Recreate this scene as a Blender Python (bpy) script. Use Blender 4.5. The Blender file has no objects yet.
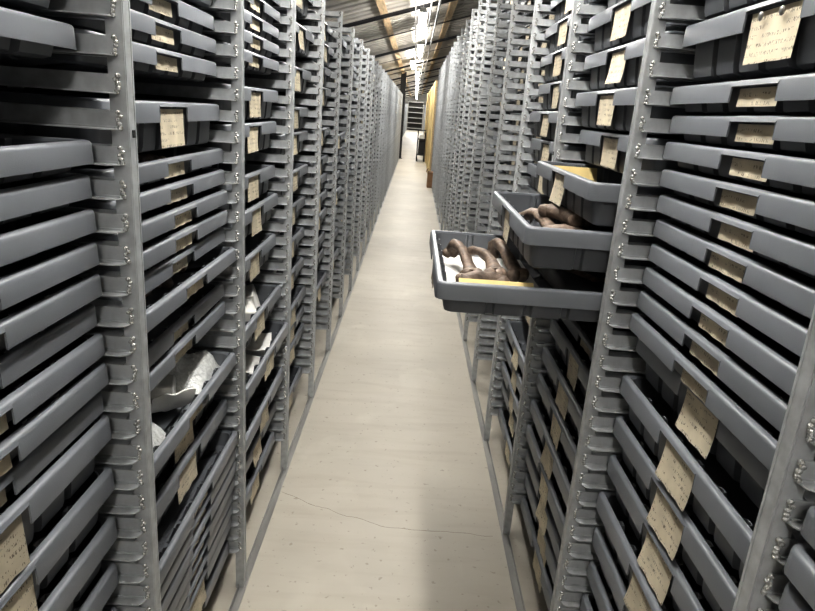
import bpy, math, random
from mathutils import Vector, Matrix, Euler, noise
random.seed(7)
SC = bpy.context.scene
COL = SC.collection
PI = math.pi

# ------------------------------------------------------------------ helpers
class MB:
    """collects vertices and faces (with material slots) for one mesh"""
    def __init__(self):
        self.v = []; self.f = []; self.m = []; self.s = []
    def add(self, vs, fs, mi=0, smooth=False):
        o = len(self.v)
        self.v += [tuple(p) for p in vs]
        for f in fs:
            self.f.append([i + o for i in f]); self.m.append(mi); self.s.append(smooth)
    def box(self, x0, x1, y0, y1, z0, z1, mi=0):
        vs = [(x, y, z) for z in (z0, z1) for y in (y0, y1) for x in (x0, x1)]
        self.add(vs, [(0, 2, 3, 1), (4, 5, 7, 6), (0, 1, 5, 4), (2, 6, 7, 3), (0, 4, 6, 2), (1, 3, 7, 5)], mi)
    def obox(self, c, size, rot, mi=0):
        M = Euler(rot).to_matrix(); c = Vector(c)
        vs = [c + M @ Vector((sx * size[0] / 2, sy * size[1] / 2, sz * size[2] / 2)) for sz in (-1, 1) for sy in (-1, 1) for sx in (-1, 1)]
        self.add(vs, [(0, 2, 3, 1), (4, 5, 7, 6), (0, 1, 5, 4), (2, 6, 7, 3), (0, 4, 6, 2), (1, 3, 7, 5)], mi)
    def tube(self, pts, rad, n=8, mi=0, cap=True, squash=1.0):
        pts = [Vector(p) for p in pts]
        if not isinstance(rad, (list, tuple)): rad = [rad] * len(pts)
        rings = []
        up = Vector((0.13, 0.21, 0.97)).normalized()
        for i, p in enumerate(pts):
            t = (pts[min(i + 1, len(pts) - 1)] - pts[max(i - 1, 0)]).normalized()
            a = t.cross(up)
            if a.length < 1e-3: a = t.cross(Vector((1, 0, 0)))
            a.normalize(); b = a.cross(t)
            rings.append([p + (a * math.cos(2 * PI * k / n) + b * squash * math.sin(2 * PI * k / n)) * rad[i] for k in range(n)])
        vs = [q for r in rings for q in r]; fs = []
        for i in range(len(rings) - 1):
            for k in range(n):
                k2 = (k + 1) % n
                fs.append((i * n + k, i * n + k2, (i + 1) * n + k2, (i + 1) * n + k))
        if cap:
            fs.append(tuple(reversed(range(n)))); fs.append(tuple((len(rings) - 1) * n + k for k in range(n)))
        self.add(vs, fs, mi, True)
    def ball(self, c, r, mi=0, nu=8, nv=5):
        c = Vector(c); r = r if isinstance(r, (tuple, list)) else (r, r, r)
        vs = [c + Vector((0, 0, -r[2]))]
        for j in range(1, nv):
            th = -PI / 2 + PI * j / nv
            for i in range(nu):
                ph = 2 * PI * i / nu
                vs.append(c + Vector((r[0] * math.cos(th) * math.cos(ph), r[1] * math.cos(th) * math.sin(ph), r[2] * math.sin(th))))
        vs.append(c + Vector((0, 0, r[2])))
        fs = []
        for i in range(nu): fs.append((0, 1 + (i + 1) % nu, 1 + i))
        for j in range(nv - 2):
            for i in range(nu):
                a = 1 + j * nu; fs.append((a + i, a + (i + 1) % nu, a + nu + (i + 1) % nu, a + nu + i))
        last = len(vs) - 1; a = 1 + (nv - 2) * nu
        for i in range(nu): fs.append((a + i, a + (i + 1) % nu, last))
        self.add(vs, fs, mi, True)
    def mesh(self, name, mats, sharp=38):
        me = bpy.data.meshes.new(name)
        me.from_pydata(self.v, [], self.f)
        for m in (mats if isinstance(mats, (list, tuple)) else [mats]): me.materials.append(m)
        me.polygons.foreach_set('material_index', self.m)
        me.polygons.foreach_set('use_smooth', self.s)
        me.update()
        if sharp: me.set_sharp_from_angle(angle=math.radians(sharp))
        return me

def link(name, me, parent=None, loc=(0, 0, 0), rot=(0, 0, 0)):
    o = bpy.data.objects.new(name, me); COL.objects.link(o)
    o.location = loc; o.rotation_euler = rot
    if parent is not None: o.parent = parent
    return o
def tag(o, label, cat, group=None, kind=None):
    o['label'] = label; o['category'] = cat
    if group: o['group'] = group
    if kind: o['kind'] = kind
    return o
def empty(name, loc, rot=(0, 0, 0)):
    o = link(name, None, None, loc, rot); o.empty_display_size = .05
    return o
def struct(name, me, **k):
    o = link(name, me, **k); o['kind'] = 'structure'
    return o

ONES = 'first second third fourth fifth sixth seventh eighth ninth tenth eleventh twelfth thirteenth fourteenth fifteenth sixteenth seventeenth eighteenth nineteenth'.split()
TENS = {20: ('twentieth', 'twenty'), 30: ('thirtieth', 'thirty'), 40: ('fortieth', 'forty'), 50: ('fiftieth', 'fifty')}
def ordinal(n):
    if n < 20: return ONES[n - 1]
    t = n // 10 * 10
    return TENS[t][0] if n == t else TENS[t][1] + '-' + ONES[n - t - 1]

# ------------------------------------------------------------------ materials
def mat(name, base, rough=.5, metal=0., spec=.5, var=.0, vscale=20., bump=0., bscale=60., vary_obj=0., stretch=None, rvar=0.):
    m = bpy.data.materials.new(name); m.use_nodes = True
    nt = m.node_tree; N = nt.nodes; L = nt.links
    b = N['Principled BSDF']
    b.inputs['Roughness'].default_value = rough; b.inputs['Metallic'].default_value = metal
    b.inputs['Specular IOR Level'].default_value = spec
    tc = N.new('ShaderNodeTexCoord'); mp = N.new('ShaderNodeMapping'); L.new(tc.outputs['Object'], mp.inputs[0])
    if stretch: mp.inputs['Scale'].default_value = stretch
    nz = N.new('ShaderNodeTexNoise'); nz.inputs['Scale'].default_value = vscale; nz.inputs['Detail'].default_value = 5
    L.new(mp.outputs[0], nz.inputs['Vector'])
    rp = N.new('ShaderNodeValToRGB')
    lo = [max(0, c * (1 - var)) for c in base]; hi = [min(1, c * (1 + var)) for c in base]
    rp.color_ramp.elements[0].position = .3; rp.color_ramp.elements[1].position = .7
    rp.color_ramp.elements[0].color = (*lo, 1); rp.color_ramp.elements[1].color = (*hi, 1)
    L.new(nz.outputs['Fac'], rp.inputs[0])
    out = rp.outputs[0]
    if vary_obj:
        oi = N.new('ShaderNodeObjectInfo'); mr = N.new('ShaderNodeMapRange')
        mr.inputs['To Min'].default_value = 1 - vary_obj; mr.inputs['To Max'].default_value = 1 + vary_obj
        L.new(oi.outputs['Random'], mr.inputs[0])
        hs = N.new('ShaderNodeHueSaturation'); L.new(out, hs.inputs['Color']); L.new(mr.outputs[0], hs.inputs['Value']); out = hs.outputs[0]
    L.new(out, b.inputs['Base Color'])
    if rvar:
        mr = N.new('ShaderNodeMapRange'); mr.inputs['To Min'].default_value = rough - rvar; mr.inputs['To Max'].default_value = rough + rvar
        L.new(nz.outputs['Fac'], mr.inputs[0]); L.new(mr.outputs[0], b.inputs['Roughness'])
    if bump:
        n2 = N.new('ShaderNodeTexNoise'); n2.inputs['Scale'].default_value = bscale; n2.inputs['Detail'].default_value = 4
        L.new(mp.outputs[0], n2.inputs['Vector'])
        bp = N.new('ShaderNodeBump'); bp.inputs['Strength'].default_value = bump; bp.inputs['Distance'].default_value = .004
        L.new(n2.outputs['Fac'], bp.inputs['Height']); L.new(bp.outputs[0], b.inputs['Normal'])
    m['out'] = 0
    return m

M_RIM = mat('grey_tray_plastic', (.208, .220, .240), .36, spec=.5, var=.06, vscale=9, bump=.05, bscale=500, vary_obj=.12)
M_BASIN = mat('shaded_tray_plastic', (.118, .125, .136), .42, spec=.45, var=.06, vscale=9, vary_obj=.10)  # same plastic as the rim, colour darkened to imitate shade under the lip
M_GALV = mat('galvanised_steel', (.52, .535, .545), .42, metal=.35, spec=.5, var=.16, vscale=38, bump=.04, bscale=90, vary_obj=.08, rvar=.1)
M_WELD = mat('weld_bead', (.72, .72, .70), .25, metal=.7, var=.2, vscale=200, bump=.6, bscale=400)
M_BACK = mat('back_sheet_steel', (.05, .05, .052), .7, var=.1)  # for the unseen sheets added behind the racks to block light
M_RAIL = mat('rail_steel', (.34, .335, .32), .38, metal=.6, var=.2, vscale=14, stretch=(1, .2, 1))
M_BONE = mat('fossil_bone', (.165, .125, .098), .48, spec=.4, var=.5, vscale=45, bump=.5, bscale=120, vary_obj=.25)
M_FOAM = mat('white_foam', (.78, .77, .74), .75, var=.04, vscale=30, bump=.15, bscale=300)
M_BUBBLE = mat('bubble_wrap_plastic', (.66, .67, .66), .2, spec=.8, var=.15, vscale=90, bump=1.0, bscale=130)
M_YCARD = mat('yellow_card', (.70, .56, .27), .7, var=.08, vscale=12)
M_BLACKPAD = mat('black_packing', (.012, .012, .013), .6, var=.3)
M_CONDUIT = mat('conduit_steel', (.13, .13, .128), .35, metal=.5, var=.1)
M_WHITE = mat('white_enamel', (.75, .75, .73), .4, var=.05)
M_DARKSTEEL = mat('dark_painted_steel', (.025, .025, .027), .45, var=.2)
M_WOOD = mat('tan_timber', (.60, .46, .29), .65, var=.25, vscale=6, stretch=(8, .6, 8), bump=.1)
M_PLY = mat('yellow_plywood', (.80, .64, .32), .55, var=.12, vscale=3, stretch=(1, 1, .35))
M_CARDBOARD = mat('brown_cardboard', (.24, .14, .075), .75, var=.12, vscale=8)
M_RUBBER = mat('black_rubber', (.02, .02, .02), .7, var=.1)
M_SHELF = mat('shelf_enamel', (.40, .40, .37), .5, var=.06)
M_SHELFDARK = mat('shelf_shadow_boxes', (.09, .085, .08), .7, var=.2)  # even dark tone of the shelving back panel
M_WALL = mat('painted_wall', (.82, .81, .78), .8, var=.05, vscale=2)
M_DARKWALL = mat('dark_wall', (.20, .195, .185), .85, var=.1, vscale=2)
M_CEIL = mat('roof_sheet', (.56, .53, .485), .6, metal=.15, var=.22, vscale=1.6, stretch=(.5, 2.2, 1))

def label_material():
    m = mat('paper_label', (.60, .54, .42), .7, var=.10, vscale=25, vary_obj=.16, bump=.2, bscale=40)
    nt = m.node_tree; N = nt.nodes; L = nt.links; b = N['Principled BSDF']
    src = b.inputs['Base Color'].links[0].from_socket
    tc = N.new('ShaderNodeTexCoord'); sp = N.new('ShaderNodeSeparateXYZ'); L.new(tc.outputs['Object'], sp.inputs[0])
    oi = N.new('ShaderNodeObjectInfo')
    # handwriting: thin strokes broken up by noise, in rows
    ln = N.new('ShaderNodeMath'); ln.operation = 'MULTIPLY'; ln.inputs[1].default_value = 2 * PI / .0135; L.new(sp.outputs['Z'], ln.inputs[0])
    sn = N.new('ShaderNodeMath'); sn.operation = 'SINE'; L.new(ln.outputs[0], sn.inputs[0])
    g = N.new('ShaderNodeMath'); g.operation = 'GREATER_THAN'; g.inputs[1].default_value = .1; L.new(sn.outputs[0], g.inputs[0])
    mp = N.new('ShaderNodeMapping'); mp.inputs['Scale'].default_value = (1, 420, 150); L.new(tc.outputs['Object'], mp.inputs[0]); L.new(oi.outputs['Random'], mp.inputs['Location'])
    nz = N.new('ShaderNodeTexNoise'); nz.inputs['Scale'].default_value = 1.; nz.inputs['Detail'].default_value = 2; L.new(mp.outputs[0], nz.inputs['Vector'])
    g2 = N.new('ShaderNodeMath'); g2.operation = 'GREATER_THAN'; g2.inputs[1].default_value = .56; L.new(nz.outputs['Fac'], g2.inputs[0])
    mp3 = N.new('ShaderNodeMapping'); mp3.inputs['Scale'].default_value = (1, 22, 60); L.new(tc.outputs['Object'], mp3.inputs[0]); L.new(oi.outputs['Random'], mp3.inputs['Location'])
    n3 = N.new('ShaderNodeTexNoise'); n3.inputs['Scale'].default_value = 1.; L.new(mp3.outputs[0], n3.inputs['Vector'])
    g3 = N.new('ShaderNodeMath'); g3.operation = 'GREATER_THAN'; g3.inputs[1].default_value = .47; L.new(n3.outputs['Fac'], g3.inputs[0])
    a1 = N.new('ShaderNodeMath'); a1.operation = 'MULTIPLY'; L.new(g.outputs[0], a1.inputs[0]); L.new(g2.outputs[0], a1.inputs[1])
    a2 = N.new('ShaderNodeMath'); a2.operation = 'MULTIPLY'; L.new(a1.outputs[0], a2.inputs[0]); L.new(g3.outputs[0], a2.inputs[1])
    a3 = N.new('ShaderNodeMath'); a3.operation = 'MULTIPLY'; a3.inputs[1].default_value = .75; L.new(a2.outputs[0], a3.inputs[0])
    mx = N.new('ShaderNodeMix'); mx.data_type = 'RGBA'; L.new(a3.outputs[0], mx.inputs['Factor']); L.new(src, mx.inputs['A']); mx.inputs['B'].default_value = (.09, .07, .05, 1)
    L.new(mx.outputs['Result'], b.inputs['Base Color'])
    return m
M_LABEL = label_material()

def floor_material():
    m = mat('concrete_floor', (.50, .468, .405), .42, spec=.4, var=.10, vscale=1.1, bump=.03, bscale=120)
    nt = m.node_tree; N = nt.nodes; L = nt.links; b = N['Principled BSDF']
    src = b.inputs['Base Color'].links[0].from_socket
    tc = N.new('ShaderNodeTexCoord')
    def layer(scale, dist, lo, hi, col, amt, detail=4):
        nonlocal src
        mp = N.new('ShaderNodeMapping'); mp.inputs['Scale'].default_value = scale; L.new(tc.outputs['Object'], mp.inputs[0])
        n = N.new('ShaderNodeTexNoise'); n.inputs['Scale'].default_value = 1.; n.inputs['Detail'].default_value = detail; n.inputs['Distortion'].default_value = dist
        L.new(mp.outputs[0], n.inputs['Vector'])
        r = N.new('ShaderNodeMapRange'); r.inputs['From Min'].default_value = lo; r.inputs['From Max'].default_value = hi; r.inputs['To Max'].default_value = amt
        L.new(n.outputs['Fac'], r.inputs[0])
        mx = N.new('ShaderNodeMix'); mx.data_type = 'RGBA'; L.new(r.outputs[0], mx.inputs['Factor']); L.new(src, mx.inputs['A']); mx.inputs['B'].default_value = (*col, 1)
        L.new(mx.outputs['Result'], 0 or b.inputs['Base Color']); src = mx.outputs['Result']
    layer((2, 14, 1), .6, .5, .8, (.36, .32, .26), .35)          # cross scuffs
    layer((3.2, 2.2, 1), .8, .56, .75, (.60, .57, .50), .5)      # pale blotches
    layer((40, 40, 1), .2, .66, .72, (.26, .22, .17), .5, 2)     # specks
    mp = N.new('ShaderNodeMapping'); mp.inputs['Scale'].default_value = (3, 9, 1); L.new(tc.outputs['Object'], mp.inputs[0])
    n = N.new('ShaderNodeTexNoise'); n.inputs['Scale'].default_value = 1.; L.new(mp.outputs[0], n.inputs['Vector'])
    r = N.new('ShaderNodeMapRange'); r.inputs['To Min'].default_value = .36; r.inputs['To Max'].default_value = .60; L.new(n.outputs['Fac'], r.inputs[0]); L.new(r.outputs[0], b.inputs['Roughness'])
    return m
M_FLOOR = floor_material()

def emit(name, col, s):
    m = bpy.data.materials.new(name); m.use_nodes = True
    N = m.node_tree.nodes; N.clear()
    e = N.new('ShaderNodeEmission'); e.inputs[0].default_value = (*col, 1); e.inputs[1].default_value = s
    o = N.new('ShaderNodeOutputMaterial'); m.node_tree.links.new(e.outputs[0], o.inputs[0])
    return m
M_TUBE = emit('fluorescent_tube_glow', (1., .98, .94), 62.)

# ------------------------------------------------------------------ camera (solved from the photograph's vanishing points)
F = 635.0; CX, CY = 407.5, 305.5
R = Matrix(((0.9974182, 0.0712134, 0.0092467), (0.0120451, -0.2928476, 0.9560833), (0.0707938, -0.9535035, -0.2929493)))
def solve_cam(vp, vv):
    d = Vector((vp[0] - CX, vp[1] - CY, F)).normalized()
    z = Vector((vv[0] - CX, vv[1] - CY, F)); z = (z - d * d.dot(z)).normalized()
    r = z.cross(d)
    return Matrix((r, d, -z))
R = solve_cam((416, 112), (250, 2429))
EYE = Vector((0, 0, 1.6))
cd = bpy.data.cameras.new('camera'); cam = bpy.data.objects.new('camera', cd); COL.objects.link(cam)
cd.sensor_fit = 'HORIZONTAL'; cd.sensor_width = 36; cd.lens = F / 815 * 36; cd.clip_start = .02; cd.clip_end = 300
cx_, cy_, cz_ = R.col[0], -R.col[1], -R.col[2]
cam.matrix_world = Matrix(((cx_[0], cy_[0], cz_[0], EYE[0]), (cx_[1], cy_[1], cz_[1], EYE[1]), (cx_[2], cy_[2], cz_[2], EYE[2]), (0, 0, 0, 1)))
SC.camera = cam
def proj(p):
    c = R.transposed() @ (Vector(p) - EYE)
    if c.z < .05: return None
    return CX + F * c.x / c.z, CY + F * c.y / c.z

# ------------------------------------------------------------------ room
CEIL0, SLOPE = 3.02, .305
XL, XR, Y0, Y1 = -2.3, 2.6, -3.0, 60.0
def ceil_z(x): return CEIL0 + SLOPE * x
b = MB(); b.box(XL, XR, Y0, Y1, -.1, 0); struct('floor', b.mesh('floor', M_FLOOR))
b = MB(); b.box(XL - .1, XL, Y0, Y1, 0, ceil_z(XL)); struct('wall_left', b.mesh('wall_left', M_DARKWALL))
b = MB(); b.box(XR, XR + .1, Y0, Y1, 0, ceil_z(XR)); struct('wall_right', b.mesh('wall_right', M_DARKWALL))
for nm, y, m in (('wall_far', Y1, M_WALL), ('wall_near', Y0 - .1, M_DARKWALL)):
    b = MB(); vs = [(x, yy, z) for yy in (y, y + .1) for x, z in ((XL, 0), (XR, 0), (XR, ceil_z(XR)), (XL, ceil_z(XL)))]
    b.add(vs, [(0, 1, 2, 3), (7, 6, 5, 4), (0, 4, 5, 1), (1, 5, 6, 2), (2, 6, 7, 3), (3, 7, 4, 0)]); struct(nm, b.mesh(nm, m))
# corrugated roof deck, ridges run across the aisle
b = MB(); vs = []; fs = []; prof = []
y = Y0
while y < Y1:
    prof += [(y, 0), (y + .16, 0), (y + .19, .05), (y + .27, .05)]; y += .30
for (yy, dz) in prof:
    vs += [(XL, yy, ceil_z(XL) + dz), (XR, yy, ceil_z(XR) + dz)]
for i in range(len(prof) - 1): fs.append((2 * i, 2 * i + 1, 2 * i + 3, 2 * i + 2))
b.add(vs, fs); struct('ceiling', b.mesh('ceiling', M_CEIL))
# tan timber purlins along the aisle, fixed under the deck
for i, x in enumerate((-1.45, -.52, .42, 1.35)):
    b = MB(); zc = ceil_z(x)
    b.obox((x, (Y0 + Y1) / 2, zc - .028), (.10, Y1 - Y0 - .02, .045), (0, -math.atan(SLOPE), 0))
    struct('roof_beam.%03d' % (i + 1), b.mesh('timber_purlin', M_WOOD))
# dark steel rafters across
for i in range(12):
    y = -1.0 + 5.0 * i; b = MB()
    L_ = (XR - XL - .04) / math.cos(math.atan(SLOPE)); xm = (XL + XR) / 2
    b.obox((xm, y, ceil_z(xm) - .13), (L_, .04, .010), (0, -math.atan(SLOPE), 0))
    b.obox((xm, y - .015, ceil_z(xm) - .11), (L_, .010, .045), (0, -math.atan(SLOPE), 0))
    struct('roof_beam.%03d' % (i + 20), b.mesh('steel_rafter', M_DARKSTEEL))
# thin pale tension wire between rafters
for i in range(8):
    y = 6.6 + 5 * i; b = MB()
    b.tube([(XL + .02, y, ceil_z(XL) - .06), (XR - .02, y, ceil_z(XR) - .06)], .009, 6)
    o = link('conduit_pipe', b.mesh('cross_conduit', M_CONDUIT))
    tag(o, 'thin pale conduit crossing under the sloping roof, %s from the camera' % ordinal(i + 1), 'conduit', 'conduits crossing the roof')
# conduits along the aisle
for i, (x, z, r) in enumerate(((-.10, 2.86, .012), (.10, 2.9, .012), (.20, 2.93, .016))):
    b = MB(); b.tube([(x, 5.0 + .0 * i, z), (x, 40, z)], r, 8)
    for k in range(8):
        yy = 6.5 + 4.5 * k; b.tube([(x, yy, z), (x, yy, ceil_z(x) - .005)], .006, 6)
    o = link('conduit_pipe', b.mesh('aisle_conduit', M_CONDUIT))
    tag(o, ('slim steel conduit running along the roof, first of three beside the lamps', 'slim steel conduit running along the roof, middle of three beside the lamps', 'thicker steel conduit running along the roof, last of three beside the lamps')[i], 'conduit', 'conduits along the aisle roof')
# junction fitting hanging above the first visible lamp
e = empty('junction_box', (-.02, 7.3, 2.80)); tag(e, 'pale round fitting hanging under the roof before the first visible lamp', 'ceiling fitting')
b = MB(); b.tube([(0, 0, 0), (0, 0, .03), (0, 0, .06), (0, 0, .10)], [.09, .115, .11, .04], 16); link('housing', b.mesh('fitting_housing', M_WHITE), e)
b = MB(); b.tube([(0, 0, .10), (0, 0, .17)], .02, 10); link('stem', b.mesh('fitting_stem', M_CONDUIT), e)

# fluorescent lamps in one line above the aisle
def lamp_meshes():
    h = MB(); h.add([(-.05, -1.22, .01), (-.03, -1.22, .06), (.03, -1.22, .06), (.05, -1.22, .01), (-.05, 1.22, .01), (-.03, 1.22, .06), (.03, 1.22, .06), (.05, 1.22, .01)],
                    [(0, 1, 5, 4), (1, 2, 6, 5), (2, 3, 7, 6), (0, 3, 2, 1), (4, 5, 6, 7)])
    t = MB(); t.tube([(0, -1.19, 0), (0, 1.19, 0)], .019, 10)
    r = MB(); r.tube([(0, 0, .055), (0, 0, .26)], .005, 6)
    return h.mesh('lamp_housing', M_WHITE), t.mesh('lamp_tube', M_TUBE), r.mesh('lamp_rod', M_CONDUIT)
LH, LT, LR = lamp_meshes()
ly = [-2.0 + 3.72 * i for i in range(17)]
for i, y in enumerate(ly):
    x = -.16 if i == 5 else (0.0 if i < 5 else -.03)
    y = y + .1
    e = empty('fluorescent_lamp', (x, y, 2.70))
    k = i - 2
    if k >= 1: tag(e, 'long fluorescent tube lamp hanging above the aisle, %s lit lamp from the camera' % ordinal(k), 'lamp', 'fluorescent lamps along the aisle')
    else: tag(e, 'fluorescent tube lamp hanging over the aisle, above and %s of the camera' % ('ahead', 'behind', 'ahead')[i % 2] if False else 'fluorescent tube lamp overhead outside the frame, %s beyond the near wall' % ordinal(i + 1), 'lamp', 'fluorescent lamps along the aisle')
    link('housing', LH, e)
    link('tube', LT, e, (0, 0, -.012))
    link('hanging_rod', LR, e, (0, -.9, 0)); link('hanging_rod', LR, e, (0, .9, 0))
    ld = bpy.data.lights.new('lamp_light', 'AREA'); ld.shape = 'RECTANGLE'; ld.size = .14; ld.size_y = 2.36
    ld.energy = 21 if i < 7 else (8 if i < 13 else 60); ld.color = (1., .985, .955)
    lo = bpy.data.objects.new('lamp_light', ld); COL.objects.link(lo); lo.location = (x, y, 2.655)
    lu = bpy.data.lights.new('added_ceiling_fill', 'AREA'); lu.shape = 'RECTANGLE'; lu.size = .10; lu.size_y = 2.36; lu.energy = 15 if i < 7 else 9; lu.color = (1., .975, .935)  # added upward fill to brighten the roof, not a part of the fitting
    lo = bpy.data.objects.new('added_ceiling_fill', lu); COL.objects.link(lo); lo.location = (x, y, 2.775); lo.rotation_euler = (PI, 0, 0)

# floor crack and rails
def crack(pts, w):
    b = MB(); vs = []; fs = []
    for i in range(len(pts) - 1):
        for k in range(8):
            t = k / 8; x = pts[i][0] * (1 - t) + pts[i + 1][0] * t; y = pts[i][1] * (1 - t) + pts[i + 1][1] * t
            y += .012 * noise.noise(Vector((x * 14, 3.1, 0))) + .006 * noise.noise(Vector((x * 60, 1, 0)))
            ww = w * (.5 + .7 * abs(noise.noise(Vector((x * 30, 9, 0)))))
            vs += [(x, y - ww, .0006), (x, y + ww, .0006)]
    for i in range(len(vs) // 2 - 1): fs.append((2 * i, 2 * i + 2, 2 * i + 3, 2 * i + 1))
    b.add(vs, fs); return b.mesh('floor_crack', M_CRACK)
M_CRACK = mat('crack_dark', (.17, .14, .10), .9, var=.2)  # plain dark brown of the crack line
struct('floor.001', crack([(-.46, 2.37), (-.30, 2.29), (-.19, 2.246), (.0, 2.18), (.21, 2.175), (.46, 2.167)], .0016))
for s, nm in ((-1, 'left'), (1, 'right')):
    b = MB(); x = .478 * s
    y0, y1 = -2.0, (23.0 if s < 0 else 16.0)
    b.box(x - .013, x + .013, y0, y1, 0, .004)
    b.box(x + s * .010, x + s * .013, y0, y1, .004, .016)
    o = link('floor_rail', b.mesh('floor_rail', M_RAIL))
    tag(o, 'long flat steel rail on the concrete floor along the foot of the %s racks' % nm, 'rail', 'steel rails edging the aisle')

# ------------------------------------------------------------------ racks
def lev(n): return 1.412 + .0547 * n + .000085 * n * n        # rim-top height of level n
LIP = .036
XF = .472                                                      # front face of the posts
LEFT_Y = [.30, 1.05, 1.792, 2.541, 3.304, 4.05] + [4.05 + .755 * k for k in range(1, 25)]
RIGHT_Y = [-.09, .672, 1.42, 2.185, 2.944, 3.706, 4.45] + [4.45 + .755 * k for k in range(1, 16)]
LEVMIN, LTOP, RTOP = -23, 13, 21
PD, PW, DEPTH = .027, .031, .63

def post_mb(b, x0, h):
    """square steel tube post, near face at y=0, front at local x = x0 (towards -x is the rack)"""
    b.box(x0 - PD, x0, 0, PW, 0, h)
    # rolled edge lines of the section
    b.box(x0 - .0005, x0 + .0012, .002, .006, 0, h); b.box(x0 - .0005, x0 + .0012, PW - .006, PW - .002, 0, h)
def runner_mb(b, z, weld=True):
    """hat-shaped runner: webs on both faces of the posts, flanges that carry the tray rims; z is the flange top"""
    xa, xb = -.013, -DEPTH + .01
    t = .0022; fl = .024; hw = .027
    for sgn in (-1, 1):
        yw = -.001 if sgn < 0 else PW + .001
        y_in, y_out = yw, yw + sgn * t
        b.box(xb, xa, min(y_in, y_out), max(y_in, y_out), z - .002, z + hw)
        # flange with a rounded front corner
        r = .016; ye = yw + sgn * fl
        pts = [(xb, yw), (xa, yw)]
        for k in range(5):
            a = PI / 2 * k / 4
            pts.append((xa - r + r * math.cos(a), ye - sgn * (r - r * math.sin(a))))
        pts.append((xb, ye))
        n = len(pts)
        vs = [(p[0], p[1], z - .002) for p in pts] + [(p[0], p[1], z) for p in pts]
        fs = [tuple(range(n)), tuple(range(2 * n - 1, n - 1, -1))] + [(i, (i + 1) % n, n + (i + 1) % n, n + i) for i in range(n)]
        b.add(vs, fs)
        # lip folded up from web to flange
        b.box(xb, xa - .004, min(yw + sgn * t, yw + sgn * (t + .003)), max(yw + sgn * t, yw + sgn * (t + .003)), z, z + .003)
    b.box(xb, -PD - .006, -.001, PW + .001, z + hw - .002, z + hw)
    if weld:
        for k in range(5):
            rz = random.uniform(.0028, .0042)
            b.ball((xa + random.uniform(-.002, .003), -.0035, z + .001 + .0060 * k), (random.uniform(.0036, .0052), .004, rz + .0006), 1, 7, 5)

random.seed(3)
RUN_MESH = []
for k in range(4):
    b = MB(); runner_mb(b, 0); RUN_MESH.append(b.mesh('runner', [M_GALV, M_WELD]))
def post_meshes(h):
    b = MB(); post_mb(b, 0, h); return b.mesh('post', M_GALV)
POST = {1: post_meshes(RTOP_H := lev(RTOP) - .006), -1: post_meshes(LTOP_H := lev(LTOP) - .006)}
PLUG = MB(); PLUG.box(-.0005, .0016, .010, .020, -.006, .006); PLUG = PLUG.mesh('plug', M_RUBBER)
def far_upright_mesh(top, h):
    b = MB(); post_mb(b, 0, h); post_mb(b, -DEPTH + PD, h)
    for n in range(LEVMIN, top + 1): runner_mb(b, lev(n) - LIP, False)
    return b.mesh('rack_upright', M_GALV)
FAR_UP = {1: far_upright_mesh(RTOP, RTOP_H), -1: far_upright_mesh(LTOP, LTOP_H)}
BACKS = {}
def back_mesh(h, w):
    key = (round(h, 3), round(w, 3))
    if key not in BACKS:
        b = MB(); b.box(-DEPTH - .004, -DEPTH - .002, .0, w, .03, h); BACKS[key] = b.mesh('back_sheet', M_BACK)
    return BACKS[key]
NDETAIL = 10
def upright(side, idx, y, xf, nxt, hide_first=False):
    """side -1 left rack, +1 right rack. local +x points to the aisle, local y away from the camera"""
    sx = -side
    h = LTOP_H if side < 0 else RTOP_H; top = LTOP if side < 0 else RTOP
    nm = 'left' if side < 0 else 'right'
    e = empty('rack_upright', (side * xf, y, 0)) if idx <= NDETAIL else link('rack_upright', FAR_UP[side], None, (side * xf, y, 0))
    e.scale = (sx, 1, 1)
    first = idx - (0 if side < 0 else 1)
    if first >= 1: lab = 'galvanized rack upright with welded tray runners, %s in view along the %s rack' % (ordinal(first), nm)
    else: lab = 'galvanized rack upright beside the camera, %s before the frame on the %s rack' % (ordinal(1 - first), nm)
    tag(e, lab, 'rack', 'rack uprights')
    if idx <= NDETAIL:
        p = link('post', POST[side], e); link('post', POST[side], e, (-DEPTH + PD, 0, 0))
        if (side, first) == (-1, 1): link('plug', PLUG, p, (0, .004, 1.533))
        if (side, first) == (1, 2): link('plug', PLUG, p, (0, .004, 1.50))
        for n in range(LEVMIN, top + 1):
            link('runner', random.choice(RUN_MESH), e, (0, 0, lev(n) - LIP))
for side, ys in ((-1, LEFT_Y), (1, RIGHT_Y)):
    for i, y in enumerate(ys):
        nxt = (ys[i + 1] - y) if i + 1 < len(ys) else .04
        xf = XF
        if side < 0 and i == 1: xf = .458
        upright(side, i, y, xf, nxt)

# unseen dark sheets added behind the rack rows to stop light leaking in
for nm, s, ya, yb, xa in (('left', -1, -.6, 23.2, XF + DEPTH + .006), ('right', 1, -.6, 16.4, XF + DEPTH + .006), ('far_left', -1, 24.9, 57.4, .74 + DEPTH + .006), ('far_right', 1, 33.9, 57.4, .72 + DEPTH + .006)):
    b = MB(); x0, x1 = sorted((s * xa, s * (xa + .004)))
    b.box(x0, x1, ya, yb, .0, (LTOP_H if s < 0 or 'far' in nm else RTOP_H)); struct('light_stop_' + nm, b.mesh('light_stop_' + nm, M_BACK))
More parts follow.
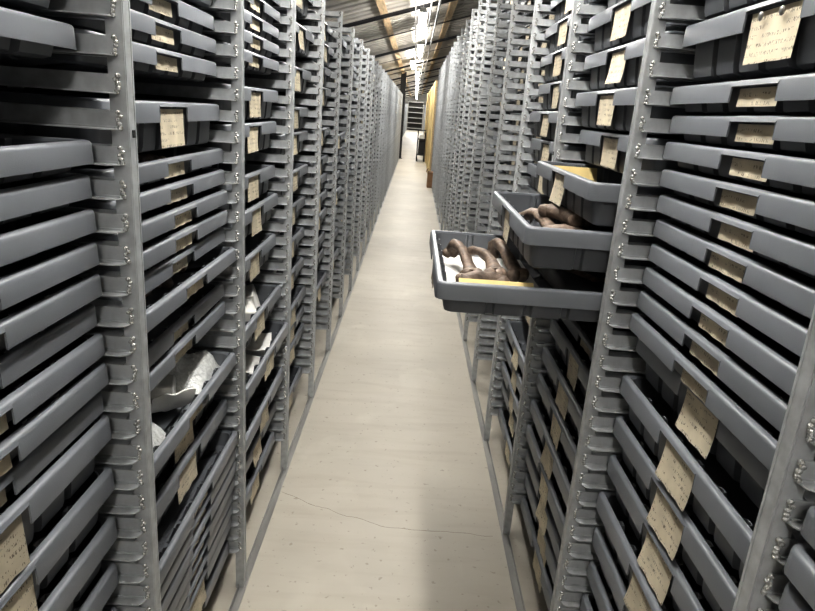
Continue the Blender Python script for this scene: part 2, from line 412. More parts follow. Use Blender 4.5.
# ------------------------------------------------------------------ trays
TW, TD = .698, .55          # along the aisle, into the rack
def round_rect(hx, hy, r, corrug=None, notch=None, seg=5):
    """closed path round a rectangle centred at the origin; returns (x, y, nx, ny, extra)"""
    out = []
    sides = [((hx, -hy + r), (hx, hy - r), (1, 0), 'front'), ((hx - r, hy), (-hx + r, hy), (0, 1), 'far'),
             ((-hx, hy - r), (-hx, -hy + r), (-1, 0), 'back'), ((-hx + r, -hy), (hx - r, -hy), (0, -1), 'near')]
    cents = [(hx - r, hy - r), (-hx + r, hy - r), (-hx + r, -hy + r), (hx - r, -hy + r)]
    for k, (a, c, nrm, nm) in enumerate(sides):
        L_ = math.hypot(c[0] - a[0], c[1] - a[1]); ts = [(0, 0), (1, 0)]
        if corrug:
            per, gw, gd = corrug
            n = max(1, round(L_ / per)); ts = [(0, 0)]
            for i in range(1, n):
                m = i / n * L_
                for d_, e_ in ((-gw / 2 - .004, 0), (-gw / 2, -gd), (gw / 2, -gd), (gw / 2 + .004, 0)): ts.append(((m + d_) / L_, e_))
            ts.append((1, 0))
        if notch and nm == 'front':
            m0, m1 = .5 - notch / 2 / L_, .5 + notch / 2 / L_
            ts = [(0, 0), (m0 - .001, 0), (m0 + .001, 1), (m1 - .001, 1), (m1 + .001, 0), (1, 0)]
        for t, ex in ts: out.append((a[0] + (c[0] - a[0]) * t, a[1] + (c[1] - a[1]) * t, nrm[0], nrm[1], ex))
        a0 = math.atan2(nrm[1], nrm[0])
        for i in range(1, seg):
            a_ = a0 + PI / 2 * i / seg
            out.append((cents[k][0] + r * math.cos(a_), cents[k][1] + r * math.sin(a_), math.cos(a_), math.sin(a_), 0))
    return out
def loft(b, rings, closed_prof, smooth=True, mi=0):
    n = len(rings[0]); vs = [p for r in rings for p in r]; fs = []
    m = len(rings)
    for i in range(m if closed_prof else m - 1):
        i2 = (i + 1) % m
        for k in range(n):
            k2 = (k + 1) % n
            fs.append((i * n + k, i * n + k2, i2 * n + k2, i2 * n + k))
    b.add(vs, fs, mi, smooth)

def rim_mesh(lip, notch):
    """rolled rim with a skirt; z = 0 is the rim's top. x = 0 is the front of the lip, tray extends to -TD"""
    b = MB(); path = round_rect(TD / 2, TW / 2, .022, notch=notch)
    def ring(u, z, skirt=False, zn=None):
        r = []
        for (x, y, nx, ny, ex) in path:
            zz = z
            if skirt and ex: zz = zn
            r.append((x + nx * u - TD / 2, y + ny * u, zz))
        return r
    rings = [ring(-.016, -.010), ring(-.0152, -.0015), ring(-.0135, 0), ring(-.0065, 0), ring(-.0028, -.0012), ring(-.0008, -.0036), ring(.0, -.007),
             ring(.0014, -lip + .0015, True, -.0095), ring(.0012, -lip, True, -.0105), ring(-.0014, -lip, True, -.0105), ring(-.0024, -.008), ring(-.0050, -.0032), ring(-.012, -.0032), ring(-.0140, -.010)]
    loft(b, rings, True)
    me = b.mesh('rim', M_RIM)
    return me
def basin_mesh(d):
    b = MB(); path = round_rect(TD / 2 - .0145, TW / 2 - .0145, .03, corrug=(.086, .014, .011))
    def ring(u, z, k=1.0):
        return [(x + nx * (u + ex * k) - TD / 2, y + ny * (u + ex * k), z) for (x, y, nx, ny, ex) in path]
    rr = min(.014, d * .25)
    rings = [ring(0, -.006), ring(-.001, -.012), ring(-.008, -d + rr), ring(-.011, -d + rr * .3), ring(-.022, -d), ring(-.05, -d, .0),
             ring(-.05, -d + .003, 0), ring(-.024, -d + .003), ring(-.0155, -d + rr * .4 + .003), ring(-.013, -d + rr + .002), ring(-.0035, -.012), ring(-.0025, -.006)]
    n = len(path)
    loft(b, rings, True)
    # floor plates
    inner = ring(-.05, -d + .003, 0); outer = ring(-.05, -d, 0)
    b.add(inner, [tuple(range(n))]); b.add(outer, [tuple(reversed(range(n)))])
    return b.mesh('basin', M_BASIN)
RIM = {'shallow': rim_mesh(.0355, .145), 'medium': rim_mesh(.043, .15), 'deep': rim_mesh(.042, .165)}
DEP = {'shallow': .052, 'medium': .084, 'deep': .104}
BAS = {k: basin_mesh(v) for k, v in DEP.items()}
def card_mesh(w, h, tilt, curl, off, twist=0.):
    b = MB(); nu, nv = 8, 8; vs = []; fs = []
    for th in (0, 1):
        for j in range(nv + 1):
            for i in range(nu + 1):
                u = (i / nu - .5) * w; t = j / nv
                z = -t * h
                x = off + t * h * tilt + curl * t * t * h + twist * (i / nu - .5) * t * h + .0015 * math.sin(i * 1.9) * t - th * .0008
                vs.append((x, u, z))
    o2 = (nu + 1) * (nv + 1)
    for j in range(nv):
        for i in range(nu):
            a = j * (nu + 1) + i
            fs.append((a, a + nu + 1, a + nu + 2, a + 1)); fs.append((o2 + a, o2 + a + 1, o2 + a + nu + 2, o2 + a + nu + 1))
    b.add(vs, fs, 0, True)
    return b.mesh('label_card', M_LABEL)
CARD_SH = [card_mesh(.122, .029, .0, .03, -.010, .03 * k) for k in (-1, 0, 1)]
CARD_DP = [card_mesh(.145, .078, -.02, .03, -.006, .02), card_mesh(.130, .080, -.03, .12, -.006, -.05), card_mesh(.122, .084, .0, .02, -.006, .06), card_mesh(.138, .080, -.02, .05, -.006, .0)]
PIN = MB(); PIN.ball((0, 0, 0), (.0035, .0055, .0075), 0, 8, 5); PIN = PIN.mesh('pin', M_RAIL)

BAYNAME = lambda side, bay: '%s bay of the %s rack' % (ordinal(bay + 1), 'left' if side < 0 else 'right')
TRAY_COUNT = 0
def tray_protos():
    """one prototype of every depth and card; everything later is obj.copy() of these"""
    P = {}
    return P
PROTO = {}
def make_tray(kind, label, group, loc, rotz, rx=0., card=None, pins=False):
    """tray = rim + basin + label card; the first of each kind is built, later ones are copies"""
    d = DEP[kind]
    if kind not in PROTO:
        e = bpy.data.objects.new('storage_tray', None); e.empty_display_size = .05
        COL.objects.link(e)
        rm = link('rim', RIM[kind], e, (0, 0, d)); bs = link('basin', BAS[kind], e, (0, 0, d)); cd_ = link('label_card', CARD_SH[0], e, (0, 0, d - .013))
        PROTO[kind] = (e, rm, bs, cd_); first = True
        parts = (rm, bs, cd_)
    else:
        src = PROTO[kind]; e = src[0].copy(); COL.objects.link(e); parts = []
        for s in src[1:]:
            c = s.copy(); COL.objects.link(c); c.parent = e; parts.append(c)
        parts = tuple(parts)
    e.location = (loc[0], loc[1], loc[2] - d); e.rotation_euler = (rx, 0, rotz)
    tag(e, label, 'tray', group)
    if card is None: bpy.data.objects.remove(parts[2]); PROTO[kind] = PROTO[kind] if PROTO[kind][0] is not e else PROTO[kind]
    else: parts[2].data = card; parts[2].location = (0, random.uniform(-.012, .012), d - (.013 if card in CARD_SH else .015))
    if pins:
        for yy in (-.03, .03): link('pin', PIN, parts[2], (.001, yy, -.009))
    return e

SHALLOW = {(-1, 0): (5, 2), (-1, 1): (5, -4, -7), (-1, 2): (6,), (1, 1): (-4,)}
def bay(side, i, levels):
    """levels: list of n or (n, xfront) or (n, xfront, z)"""
    ys = LEFT_Y if side < 0 else RIGHT_Y
    ya, yb = ys[i] + PW, ys[i + 1]
    yc = (ya + yb) / 2
    ent = []
    for L_ in levels:
        if not isinstance(L_, tuple): L_ = (L_,)
        n = L_[0]; x = L_[1] if len(L_) > 1 and L_[1] else None; z = L_[2] if len(L_) > 2 else None
        ent.append([n, x, z])
    ent.sort(key=lambda t: -t[0])
    cnt = 0; res = []
    for k, (n, x, z) in enumerate(ent):
        gap = n - ent[k + 1][0] if k + 1 < len(ent) else 2
        kind = 'shallow' if gap == 1 or n in SHALLOW.get((side, i), ()) else 'deep'
        xx = x if x else (.516 if side < 0 else .531) + random.uniform(-.006, .008)
        zz = (z if z else lev(n)) + .0006 + (.006 if kind != 'shallow' else 0)
        p = proj((side * xx, yb - .1 if side < 0 else yb - .1, zz - .02)); q = proj((side * xx, yc, zz - .02))
        seen = any(w and -8 < w[0] < 823 and -8 < w[1] < 619 for w in (p, q, proj((side * xx, yb - .03, zz))))
        if seen: cnt += 1
        res.append((n, kind, xx, zz, cnt if seen else None))
    return res, yc, (yb - ya)

def fill_bay(side, i, levels, special=None):
    special = special or {}
    bayno = i if side < 0 else i - 1        # bay 0 is the one beside the camera
    res, yc, clear = bay(side, i, levels)
    made = {}
    for n, kind, xx, zz, c in res:
        sp = special.get(n, {})
        kind = sp.get('kind', kind)
        where = BAYNAME(side, bayno) if bayno >= 0 else 'bay beside the camera on the right'
        if c is None: continue_label = 'grey tray out of view, level %s, %s' % (ordinal(30 + n), where)
        else: continue_label = '%s grey tray, %s from the top in view, %s' % ('shallow' if kind == 'shallow' else 'deep', ordinal(c), where)
        label = sp.get('label', continue_label)
        rx = random.uniform(-.004, .004)
        card = sp.get('card', 'auto')
        if card == 'auto': card = random.choice(CARD_SH) if kind == 'shallow' else random.choice(CARD_DP)
        e = make_tray(kind, label, 'trays of the %s rack' % ('left' if side < 0 else 'right'), (side * xx, yc + random.uniform(-.002, .002), zz), PI if side > 0 else 0, rx, card, sp.get('pins', False))
        made[n] = (e, xx, yc, zz, DEP[kind])
    return made

random.seed(11)
L0 = fill_bay(-1, 0, [7, (5, .518), (2, .505), (1, .512), (0, .509), (-1, .508), (-2, .507), (-3, .518), (-4, .51), (-5, .506), (-6, .518), (-7, .508), (-9, .509), (-11, .512), (-13, .516), -15, -17])
L1 = fill_bay(-1, 1, [9, (7, .535), (6, .53), (5, .53), (3, .525), (1, .516), (0, .512), (-1, .505), (-2, .505), (-3, .515), (-4, .484), (-6, .518), (-7, .516), (-10, .487), (-11, .524), (-13, .514), (-15, .482), (-16, .488), (-17, .489), (-18, .493), (-19, .5), (-20, .503), (-21, .506), (-23, .515)], {-10: {'label': 'deep grey tray filled with bubble wrap and curled white foam'}, -15: {'label': 'grey tray topping the tight low stack in the second bay of the left rack'}})
L2 = fill_bay(-1, 2, [(10, .52), (9, .518), (8, .522), (7, .521), (6, .521), (4, .523), (2, .528), (-1, .532), (-3, .519), (-6, .525), (-10, .503), (-13, .470), (-17, .487), (-20, .517), (-23, .522)], {-10: {'label': 'upper of two deep grey trays packed with white foam pieces'}, -13: {'label': 'lower of two deep grey trays packed with white foam pieces'}})
L3 = fill_bay(-1, 3, [(12, .52), (9, .51), (6, .52), (3, .53), (1, .53), (-2, .525), (-5, .535), (-8, .535), (-11, .535), (-14, .52), (-16, .527), (-18, .525), (-23, .53)])
L4 = fill_bay(-1, 4, [11, (9, .51), (7, .525), 5, (1, .517), (-2, .523), (-4, .525), (-6, .521), (-8, .518), (-11, .525), (-13, .527), (-16, .503)])
RM = fill_bay(1, 0, [(-4, .487), (-5, .480), (-6, .486), (-7, .49), (-9, .49), (-11, .49)])
R0 = fill_bay(1, 1, [11, 9, (7, .53), (5, .527), (4, .535), (3, .533), (2, .535), (1, .538), (0, .541), (-1, .541), (-2, .537), (-3, .534), (-4, .526), (-5, .552), (-7, .532), (-9, .534), (-11, .535), (-13, .526), (-15, .531), (-17, .534), (-19, .531), -21], {7: {'card': CARD_DP[0], 'pins': True}})
R1 = fill_bay(1, 2, [13, 11, (9, .515), (7, .52), (5, .508), (3, .538), (1, .411, 1.469), (-1, .277, 1.358), (-4, .079, 1.211), (-8, .56), (-9, .531), (-11, .516), (-13, .51), (-15, .50), (-17, .498), (-19, .51), (-21, .519), (-23, .517)], {
    1: {'label': 'grey tray pulled slightly out with a yellow card inside, topmost of three sticking out', 'kind': 'deep', 'card': CARD_DP[1]},
    -1: {'label': 'grey tray pulled half out holding brown bones, middle of three sticking out', 'kind': 'deep', 'card': CARD_DP[2]},
    -4: {'label': 'grey tray pulled furthest into the aisle with bones on white foam', 'kind': 'medium', 'card': CARD_DP[3]}})
R2 = fill_bay(1, 3, [14, 12, (10, .522), (8, .517), (6, .524), (4, .50), (2, .518), (0, .515), (-2, .538), (-4, .54), -7, -10, (-14, .504), (-16, .509), (-18, .507), (-20, .522), (-23, .522)])
def random_levels(rng, top, lo, gaps):
    n = top - rng.randint(0, 2); out = []
    while n >= lo:
        x = rng.uniform(.505, .54)
        out.append((n, x)); n -= rng.choice(gaps)
    return out
rng = random.Random(5)
for i in range(5, 9): fill_bay(-1, i, random_levels(rng, LTOP, -22 + rng.choice([0, 0, 4, 7]), [1, 2, 2, 3, 3, 4]))
for i in range(4, 8): fill_bay(1, i, [(n, x + .09) for n, x in random_levels(rng, RTOP, -23, [1, 1, 2, 2, 3])])
# the remaining trays far down the aisle: too small to tell apart
def tray_far(b, x, yc, z, d, side):
    s = side; w = TW / 2
    xf, xb = s * x, s * (x + TD - .05)
    b.box(min(xf, xf + s * .006), max(xf, xf + s * .006), yc - w, yc + w, z - LIP, z, 0)
    b.box(min(xb, xb - s * .006), max(xb, xb - s * .006), yc - w, yc + w, z - LIP, z, 0)
    b.box(min(xf, xb), max(xf, xb), yc - w, yc - w + .006, z - LIP, z, 0); b.box(min(xf, xb), max(xf, xb), yc + w - .006, yc + w, z - LIP, z, 0)
    x2, x3 = s * (x + .024), s * (x + TD - .074)
    b.box(min(x2, x3), max(x2, x3), yc - w + .024, yc + w - .024, z - d, z - LIP * .8, 1)
    b.add([(xf - s * .001, yc - .045, z - .02), (xf - s * .001, yc + .045, z - .02), (xf - s * .012, yc + .045, z - .08), (xf - s * .012, yc - .045, z - .08)], [(0, 1, 2, 3)], 2)
for side, ys, i0, top in ((-1, LEFT_Y, 9, LTOP), (1, RIGHT_Y, 8, RTOP)):
    b = MB()
    for i in range(i0, len(ys) - 1):
        yc = (ys[i] + PW + ys[i + 1]) / 2
        lv = random_levels(rng, top, -23, [1, 1, 2, 2, 3])
        for k, (n, x) in enumerate(lv):
            g = n - lv[k + 1][0] if k + 1 < len(lv) else 2
            tray_far(b, x + (.012 if side < 0 else .02), yc, lev(n) + .0006, .05 if g == 1 else .1, side)
    o = link('stored_trays', b.mesh('stored_trays', [M_RIM, M_BASIN, M_LABEL]))
    tag(o, 'many small grey trays filling the far end of the %s rack' % ('left' if side < 0 else 'right'), 'trays', None, 'stuff')

# ------------------------------------------------------------------ tray contents
def bone(b, pts, rad, seed, sub=4):
    """knobbly bone: a bent shaft with swollen two-lobed ends"""
    P = [Vector(p) for p in pts]; pp = []; rr = []
    n = len(P)
    for i in range(n - 1):
        for k in range(sub):
            t = k / sub
            p0, p1, p2, p3 = P[max(i - 1, 0)], P[i], P[i + 1], P[min(i + 2, n - 1)]
            q = .5 * ((2 * p1) + (p2 - p0) * t + (2 * p0 - 5 * p1 + 4 * p2 - p3) * t * t + (3 * p1 - p0 - 3 * p2 + p3) * t ** 3)
            pp.append(q); rr.append(rad[i] * (1 - t) + rad[i + 1] * t)
    pp.append(P[-1]); rr.append(rad[-1])
    b.tube(pp, rr, 12, 0, True, .8)
    for idx, nb in ((0, 1), (-1, -2)):
        t = (pp[idx] - pp[nb]).normalized(); a = t.cross(Vector((0, 0, 1)))
        if a.length < .1: a = Vector((0, 1, 0))
        a.normalize(); r = rr[idx]
        b.ball(pp[idx] + a * r * .55, (r * .85, r * .85, r * .8), 0, 10, 7)
        b.ball(pp[idx] - a * r * .55, (r * .85, r * .85, r * .8), 0, 10, 7)
def deform(me, amt, sc, seed):
    for v in me.vertices:
        n = noise.noise(v.co * sc + Vector((seed, 0, 0)))
        m = noise.noise(v.co * sc * 2.3 + Vector((0, seed, 3)))
        v.co += Vector((n, m, noise.noise(v.co * sc + Vector((9, 9, seed))))) * amt
def put_bone(pts, rad, seed, label, grp):
    rad = [r * 1.14 for r in rad]
    z0 = min(p[2] for p in pts); c = Vector((sum(p[0] for p in pts) / len(pts), sum(p[1] for p in pts) / len(pts), z0))
    b = MB(); bone(b, [tuple(Vector(p) - c) for p in pts], rad, seed)
    me = b.mesh('fossil_bone', M_BONE); deform(me, .0055, 42, seed)
    return tag(link('fossil_bone', me, None, c), label, 'bone', grp)
def sheet(name, w, l, t, m, bend=0., loc=(0, 0, 0), rot=(0, 0, 0), rough=0.):
    """flat or curled foam sheet"""
    b = MB(); nu, nv = 10, 14; vs = []
    for th in (0, 1):
        for j in range(nv + 1):
            s_ = (j / nv - .5) * l
            for i in range(nu + 1):
                u = (i / nu - .5) * w
                if bend:
                    a = s_ * bend; r = 1 / bend - th * t
                    y = r * math.sin(a); z = 1 / bend - r * math.cos(a)
                else: y, z = s_, th * t
                q = Vector((u, y, z)); q.z += rough * noise.noise(Vector((u * 30, s_ * 30, 2)))
                vs.append(q)
    o2 = (nu + 1) * (nv + 1); fs = []
    for j in range(nv):
        for i in range(nu):
            a = j * (nu + 1) + i
            fs.append((a, a + 1, a + nu + 2, a + nu + 1)[::-1]); fs.append((o2 + a, o2 + a + 1, o2 + a + nu + 2, o2 + a + nu + 1))
    for j in range(nv):
        for i in (0, nu):
            a = j * (nu + 1) + i; fs.append((a, a + nu + 1, o2 + a + nu + 1, o2 + a))
    for i in range(nu):
        for j in (0, nv):
            a = j * (nu + 1) + i; fs.append((a, a + 1, o2 + a + 1, o2 + a))
    b.add(vs, fs, 0, True)
    return link(name, b.mesh(name, m), None, loc, rot)
def foam_block(size, loc, rot, label, grp):
    b = MB(); b.box(-size[0] / 2, size[0] / 2, -size[1] / 2, size[1] / 2, 0, size[2])
    o = link('foam_block', b.mesh('foam_block', M_FOAM), None, loc, rot)
    md = o.modifiers.new('bevel', 'BEVEL'); md.width = .006; md.segments = 3
    return tag(o, label, 'foam', grp)

# tray pulled furthest out: foam sheet, yellow strip, bones, black packing behind
e, tx, tyc, tz, td = R1[-4]
fz = tz - td + .004
o = sheet('foam_sheet', .27, .58, .006, M_FOAM, 0, (tx + .175, tyc + .015, fz)); tag(o, 'flat white foam sheet under bones in the tray pulled furthest out', 'foam')
o = sheet('yellow_card', .19, .06, .004, M_YCARD, 0, (tx + .155, tyc - .272, fz + .045), (.75, 0, 0)); tag(o, 'yellow card strip leaning inside the front tray beside the bones', 'card')
bx, by, bz = tx, tyc, fz + .018
GB = 'bones in the tray pulled furthest out'
put_bone([(bx + .062, by + .15, bz + .028), (bx + .068, by + .125, bz + .062), (bx + .088, by + .06, bz + .060), (bx + .105, by - .02, bz + .028), (bx + .112, by - .08, bz + .016)], [.017, .016, .014, .016, .023], 1.3, 'brown arched bone nearest the tray corner on the white foam', GB)
put_bone([(bx + .115, by + .13, bz + .040), (bx + .140, by + .10, bz + .050), (bx + .172, by + .03, bz + .042), (bx + .178, by - .06, bz + .02)], [.016, .014, .016, .022], 4.1, 'brown curved bone in the middle of the three arched bones', GB)
put_bone([(bx + .190, by + .15, bz + .032), (bx + .198, by + .125, bz + .074), (bx + .218, by + .05, bz + .064), (bx + .245, by - .05, bz + .018)], [.017, .017, .015, .022], 7.7, 'brown arched bone beside the black packing in the front tray', GB)
put_bone([(bx + .085, by - .13, bz + .012), (bx + .13, by - .12, bz + .024), (bx + .19, by - .115, bz + .012)], [.022, .017, .023], 9.2, 'short brown bone lying crosswise in front of the arched bones', GB)
put_bone([(bx + .10, by - .215, bz + .018), (bx + .15, by - .22, bz + .02), (bx + .19, by - .205, bz + .018)], [.017, .014, .018], 12.2, 'small brown bone next to the yellow card strip', GB)
put_bone([(bx + .34, by + .12, bz + .02), (bx + .40, by + .02, bz + .03), (bx + .46, by - .10, bz + .02)], [.02, .016, .02], 14.2, 'dark bone lying at the shaded back of the front tray', GB)
b = MB(); b.box(-.09, .09, -.27, .27, 0, .05)
o = link('black_packing', b.mesh('black_packing', M_BLACKPAD), None, (tx + .43, tyc, fz)); tag(o, 'black packing pad at the shaded back of the front tray', 'packing')
md = o.modifiers.new('bevel', 'BEVEL'); md.width = .02; md.segments = 3
# middle pulled tray
e, tx, tyc, tz, td = R1[-1]
fz = tz - td + .004
bx, by, bz = tx, tyc, fz + .040
GB = 'bones in the half pulled tray'
for k, (pts, rad, lab) in enumerate([
    ([(.08, .16, .0), (.10, .10, .03), (.12, .02, .02), (.13, -.05, .0)], [.022, .018, .017, .022], 'brown bone against the front of the half pulled tray'),
    ([(.15, .18, .01), (.17, .10, .04), (.18, .02, .03), (.20, -.06, .0)], [.021, .018, .018, .022], 'brown bone in the middle of the pile in the half pulled tray'),
    ([(.09, -.11, .0), (.14, -.13, .02), (.21, -.12, .0)], [.024, .02, .025], 'thick brown bone lying across the near end of the half pulled tray'),
    ([(.13, .03, .05), (.16, -.04, .05), (.19, -.10, .045)], [.023, .02, .024], 'brown bone on top of the pile in the half pulled tray'),
    ([(.10, -.19, .0), (.16, -.21, .012), (.22, -.20, .0)], [.019, .016, .02], 'slim brown bone closest to the camera in the half pulled tray')]):
    put_bone([(bx + p[0], by + p[1], bz + p[2]) for p in pts], rad, 20 + k * 3.3, lab, GB)
# topmost pulled tray: yellow card lining and bones
e, tx, tyc, tz, td = R1[1]
fz = tz - td + .004
o = sheet('yellow_card', .15, .085, .003, M_YCARD, 0, (tx + .112, tyc + .27, fz + .052), (1.15, 0, 0)); tag(o, 'yellow card standing against the far side of the topmost pulled tray', 'card')
for k, (pts, rad) in enumerate([([(.10, .05, .0), (.15, 0, .02), (.22, -.03, .0)], [.022, .017, .022]), ([(.09, -.10, .0), (.16, -.13, .03), (.22, -.19, .0)], [.022, .018, .022])]):
    put_bone([(tx + p[0], tyc + p[1], fz + .028 + p[2]) for p in pts], rad, 40 + k, ('pale brown bone beside the yellow card in the topmost pulled tray', 'brown bone near the camera side of the topmost pulled tray')[k], 'bones in the topmost pulled tray')

# bubble wrap and foam in the left trays
def bubble_wrap(w, l, hgt, loc, rot, label, seed):
    b = MB(); nu, nv = 44, 56; vs = []; fs = []
    for j in range(nv + 1):
        for i in range(nu + 1):
            u = (i / nu - .5) * w; s_ = (j / nv - .5) * l
            edge = max(0, 1 - (abs(2 * i / nu - 1)) ** 4) * max(0, 1 - (abs(2 * j / nv - 1)) ** 4)
            z = hgt * edge * (.75 + .45 * noise.noise(Vector((u * 9, s_ * 9, seed)))) + .006 * noise.noise(Vector((u * 40, s_ * 40, seed)))
            z += .0028 * max(0, math.sin(i * PI / 2 + (j // 4 % 2) * PI / 2)) * abs(math.sin(j * PI / 4)) 
            vs.append((u, s_, z))
    for j in range(nv):
        for i in range(nu):
            a = j * (nu + 1) + i; fs.append((a, a + 1, a + nu + 2, a + nu + 1))
    b.add(vs, fs, 0, True)
    return tag(link('bubble_wrap', b.mesh('bubble_wrap', M_BUBBLE), None, loc, rot), label, 'bubble wrap')
e, tx, tyc, tz, td = L1[-10]
fz = tz - td + .004; X = -tx
if True:
    bubble_wrap(.22, .24, .125, (X - .135, tyc + .20, fz), (0, 0, .1), 'clear bubble wrap bundle beyond the curled foam in the bubble wrap tray', 2.)
    bubble_wrap(.20, .22, .105, (X - .13, tyc - .20, fz), (0, 0, -.2), 'clear bubble wrap bundle nearer the camera in the bubble wrap tray', 5.)
    o = sheet('foam_sheet', .12, .24, .005, M_FOAM, 13., (X - .12, tyc + .01, fz + .014), (.1, .12, .95), .010); tag(o, 'curled white foam sheet between two bubble wrap bundles', 'foam')
    foam_block((.10, .07, .06), (X - .12, tyc + .02, fz + .026), (.0, 0, .3), 'white foam block inside the curled foam sheet', None)
e, tx, tyc, tz, td = L2[-10]; fz = tz - td + .004; X = -tx
foam_block((.05, .17, .105), (X - .075, tyc + .21, fz + .006), (0, -.30, .25), 'white foam block at the far end of the upper foam tray', 'foam blocks')
foam_block((.10, .13, .10), (X - .085, tyc + .02, fz + .006), (.08, 0, .4), 'white foam block in the middle of the upper foam tray', 'foam blocks')
o = sheet('foam_sheet', .17, .22, .006, M_FOAM, 7., (X - .11, tyc - .19, fz + .014), (0, 0, .1), .004); tag(o, 'curled white foam sheet in the upper foam tray', 'foam')
e, tx, tyc, tz, td = L2[-13]; fz = tz - td + .004; X = -tx
o = sheet('foam_sheet', .12, .24, .006, M_FOAM, 9., (X - .095, tyc + .16, fz + .014), (0, 0, .2), .004); tag(o, 'curled white foam sheet in the lower foam tray', 'foam')
o = sheet('foam_sheet', .18, .20, .006, M_FOAM, 13., (X - .11, tyc - .05, fz + .016), (0, 0, -.3), .004); tag(o, 'tightly rolled white foam sheet at the near end of the lower foam tray', 'foam')
foam_block((.13, .10, .11), (X - .25, tyc + .22, fz + .002), (0, 0, .2), 'white foam block at the back of the lower foam tray', 'foam blocks')
e, tx, tyc, tz, td = L4[-16]; fz = tz - td + .004; X = -tx
bubble_wrap(.28, .36, .09, (X - .18, tyc, fz), (0, 0, 0), 'bubble wrap bundle in the lowest tray of the fifth bay', 8.)
# dark bones and papers in a few near left trays
for (T, n, lab) in ((L1, -4, 'tray fourth level below the stack gap'), (L1, -7, 'half empty tray below it'), (L0, 2, 'high tray beside the camera')):
    e, tx, tyc, tz, td = T[n]; fz = tz - td + .004; X = -tx
lowz = lambda T, n: (-T[n][1], T[n][2], T[n][3] - T[n][4] + .022)
for T, n, dy, lab in ((L1, -4, .12, 'dark brown bone at the far end of a protruding left tray'), (L1, -4, -.12, 'dark brown bone at the near end of a protruding left tray'), (L1, -7, 0, 'dark bone in a shaded left tray above the bubble wrap'), (L1, 1, .1, 'pale brown bone in a left tray under the tagged deep tray'), (L0, 2, .2, 'pinkish brown bone in the high left tray beside the camera')):
    X, yc, z = lowz(T, n)
    put_bone([(X - .10, yc + dy - .08, z), (X - .13, yc + dy, z + .01), (X - .12, yc + dy + .08, z)], [.016, .012, .017], n * 3.1 + dy * 10, lab, None)

# ------------------------------------------------------------------ far end of the aisle
# building column at the end of the left rack
e = empty('steel_column', (-.50, 22.9, 0)); tag(e, 'dark steel column standing at the far end of the left rack', 'column')
b = MB(); hh = ceil_z(-.5) - .005
b.box(-.09, .09, -.06, -.045, 0, hh); b.box(-.09, .09, .045, .06, 0, hh); b.box(-.006, .006, -.045, .045, 0, hh); link('shaft', b.mesh('column_shaft', M_DARKSTEEL), e)
b = MB(); b.box(-.13, .13, -.11, .11, 0, .015); link('base_plate', b.mesh('column_plate', M_DARKSTEEL), e)
# second rack rows beyond
for side, y0, y1, xf in ((-1, 25.0, 57.0, .74), (1, 34.0, 57.0, .72)):
    n = int((y1 - y0) / .755)
    for i in range(n):
        o = link('rack_upright', FAR_UP[-1], None, (side * xf, y0 + .755 * i, 0)); o.scale = (-side, 1, 1)
        tag(o, 'pale rack upright beyond the %s, %s of the far row' % ('dark column' if side < 0 else 'yellow panels', ordinal(i + 1)), 'rack', 'rack uprights of the far rows')
# yellow plywood panels along the aisle after the right rack
for i in range(5):
    y0 = 16.6 + 2.5 * i; b = MB(); x0 = .43 + .015 * (i % 2)
    e = empty('plywood_panel', (x0, y0 + 1.22, 0)); tag(e, 'tall yellow plywood panel standing beyond the right rack, %s from the camera' % ordinal(i + 1), 'panel', 'yellow panels beyond the right rack')
    b.box(0, .018, -1.2, 1.2, .01, 2.38); link('board', b.mesh('plywood_board', M_PLY), e)
    b = MB(); b.box(.018, .06, -1.2, -1.15, 0, 2.38); b.box(.018, .06, 1.15, 1.2, 0, 2.38); b.box(.018, .5, -1.2, -1.16, 0, .05); link('batten', b.mesh('panel_batten', M_WOOD), e)
# brown cardboard box at the foot of the right rack end
e = empty('cardboard_box', (.43, 14.55, 0)); tag(e, 'brown cardboard box on the floor beside the far end of the right rack', 'box')
b = MB(); b.box(-.07, .07, -.16, .16, 0, .34); link('carton', b.mesh('carton', M_CARDBOARD), e)
b = MB(); b.obox((-.085, 0, .37), (.09, .31, .004), (0, -1.0, 0)); b.obox((.085, 0, .37), (.09, .31, .004), (0, 1.0, 0)); link('flap', b.mesh('carton_flaps', M_CARDBOARD), e)
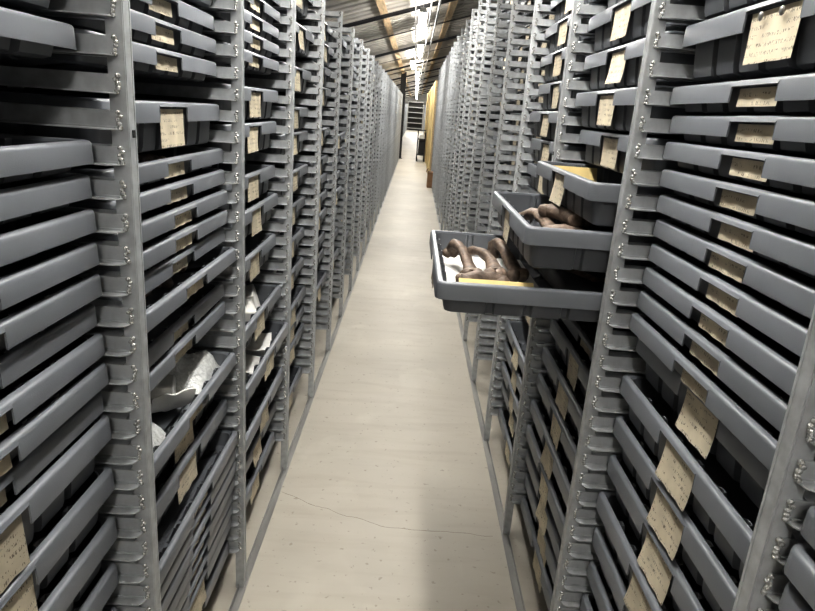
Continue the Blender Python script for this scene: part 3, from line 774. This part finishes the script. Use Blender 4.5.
# black trolley with a white parcel
e = empty('trolley', (.28, 22.5, 0)); tag(e, 'black wheeled trolley parked in front of the yellow panels', 'trolley')
b = MB(); b.box(-.17, .12, -.4, .4, .20, .24); link('platform', b.mesh('trolley_platform', M_DARKSTEEL), e)
b = MB(); b.box(-.15, .10, -.36, .36, .72, .75); link('shelf', b.mesh('trolley_shelf', M_DARKSTEEL), e)
for x in (-.15, .10):
    for y in (-.37, .37):
        b = MB(); b.tube([(x, y, .24), (x, y, .98)], .016, 8); link('post', b.mesh('trolley_post', M_DARKSTEEL), e)
        b = MB(); b.tube([(x - .02, y, .09), (x + .02, y, .09)], .09, 14); b.tube([(x, y, .09), (x, y, .2)], .012, 6); link('wheel', b.mesh('trolley_wheel', M_RUBBER), e)
b = MB(); b.tube([(-.15, -.37, .96), (-.15, -.45, 1.03), (.10, -.45, 1.03), (.10, -.37, .96)], .016, 8); link('handle', b.mesh('trolley_handle', M_DARKSTEEL), e)
b = MB(); b.box(-.11, .08, -.3, .15, .2401, .70); o = link('storage_box', b.mesh('black_crate', M_RUBBER), None, (.28, 22.5, 0)); tag(o, 'black crate on the lower platform of the trolley', 'box')
b = MB(); b.box(-.1, .07, -.25, .1, 0, .12); o = link('parcel', b.mesh('white_parcel', M_WHITE), None, (.28, 22.5, .7505)); tag(o, 'white parcel lying on the top shelf of the black trolley', 'parcel')
# metal shelving against the far wall
e = empty('metal_shelving', (-.05, 59.6, 0)); tag(e, 'wide metal shelving unit standing against the white far wall', 'shelving')
W = .68
for x in (-W, W):
    for y in (-.28, .28):
        b = MB(); b.box(x - .03, x + .03, y - .03, y + .03, 0, 2.58); link('post', b.mesh('shelving_post', M_SHELF), e)
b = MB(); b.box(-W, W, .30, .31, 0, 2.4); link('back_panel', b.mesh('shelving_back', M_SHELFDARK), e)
for k in range(6):
    b = MB(); b.box(-W, W, -.3, .3, .15 + .45 * k, .22 + .45 * k); link('shelf', b.mesh('shelving_shelf', M_SHELF), e)

# ------------------------------------------------------------------ world and colour
w = bpy.data.worlds.new('world'); SC.world = w; w.use_nodes = True
w.node_tree.nodes['Background'].inputs[0].default_value = (.9, .92, 1, 1); w.node_tree.nodes['Background'].inputs[1].default_value = .02
SC.view_settings.view_transform = 'Standard'
SC.view_settings.look = 'None'
SC.view_settings.exposure = 0.47
SC.view_settings.gamma = 0.80
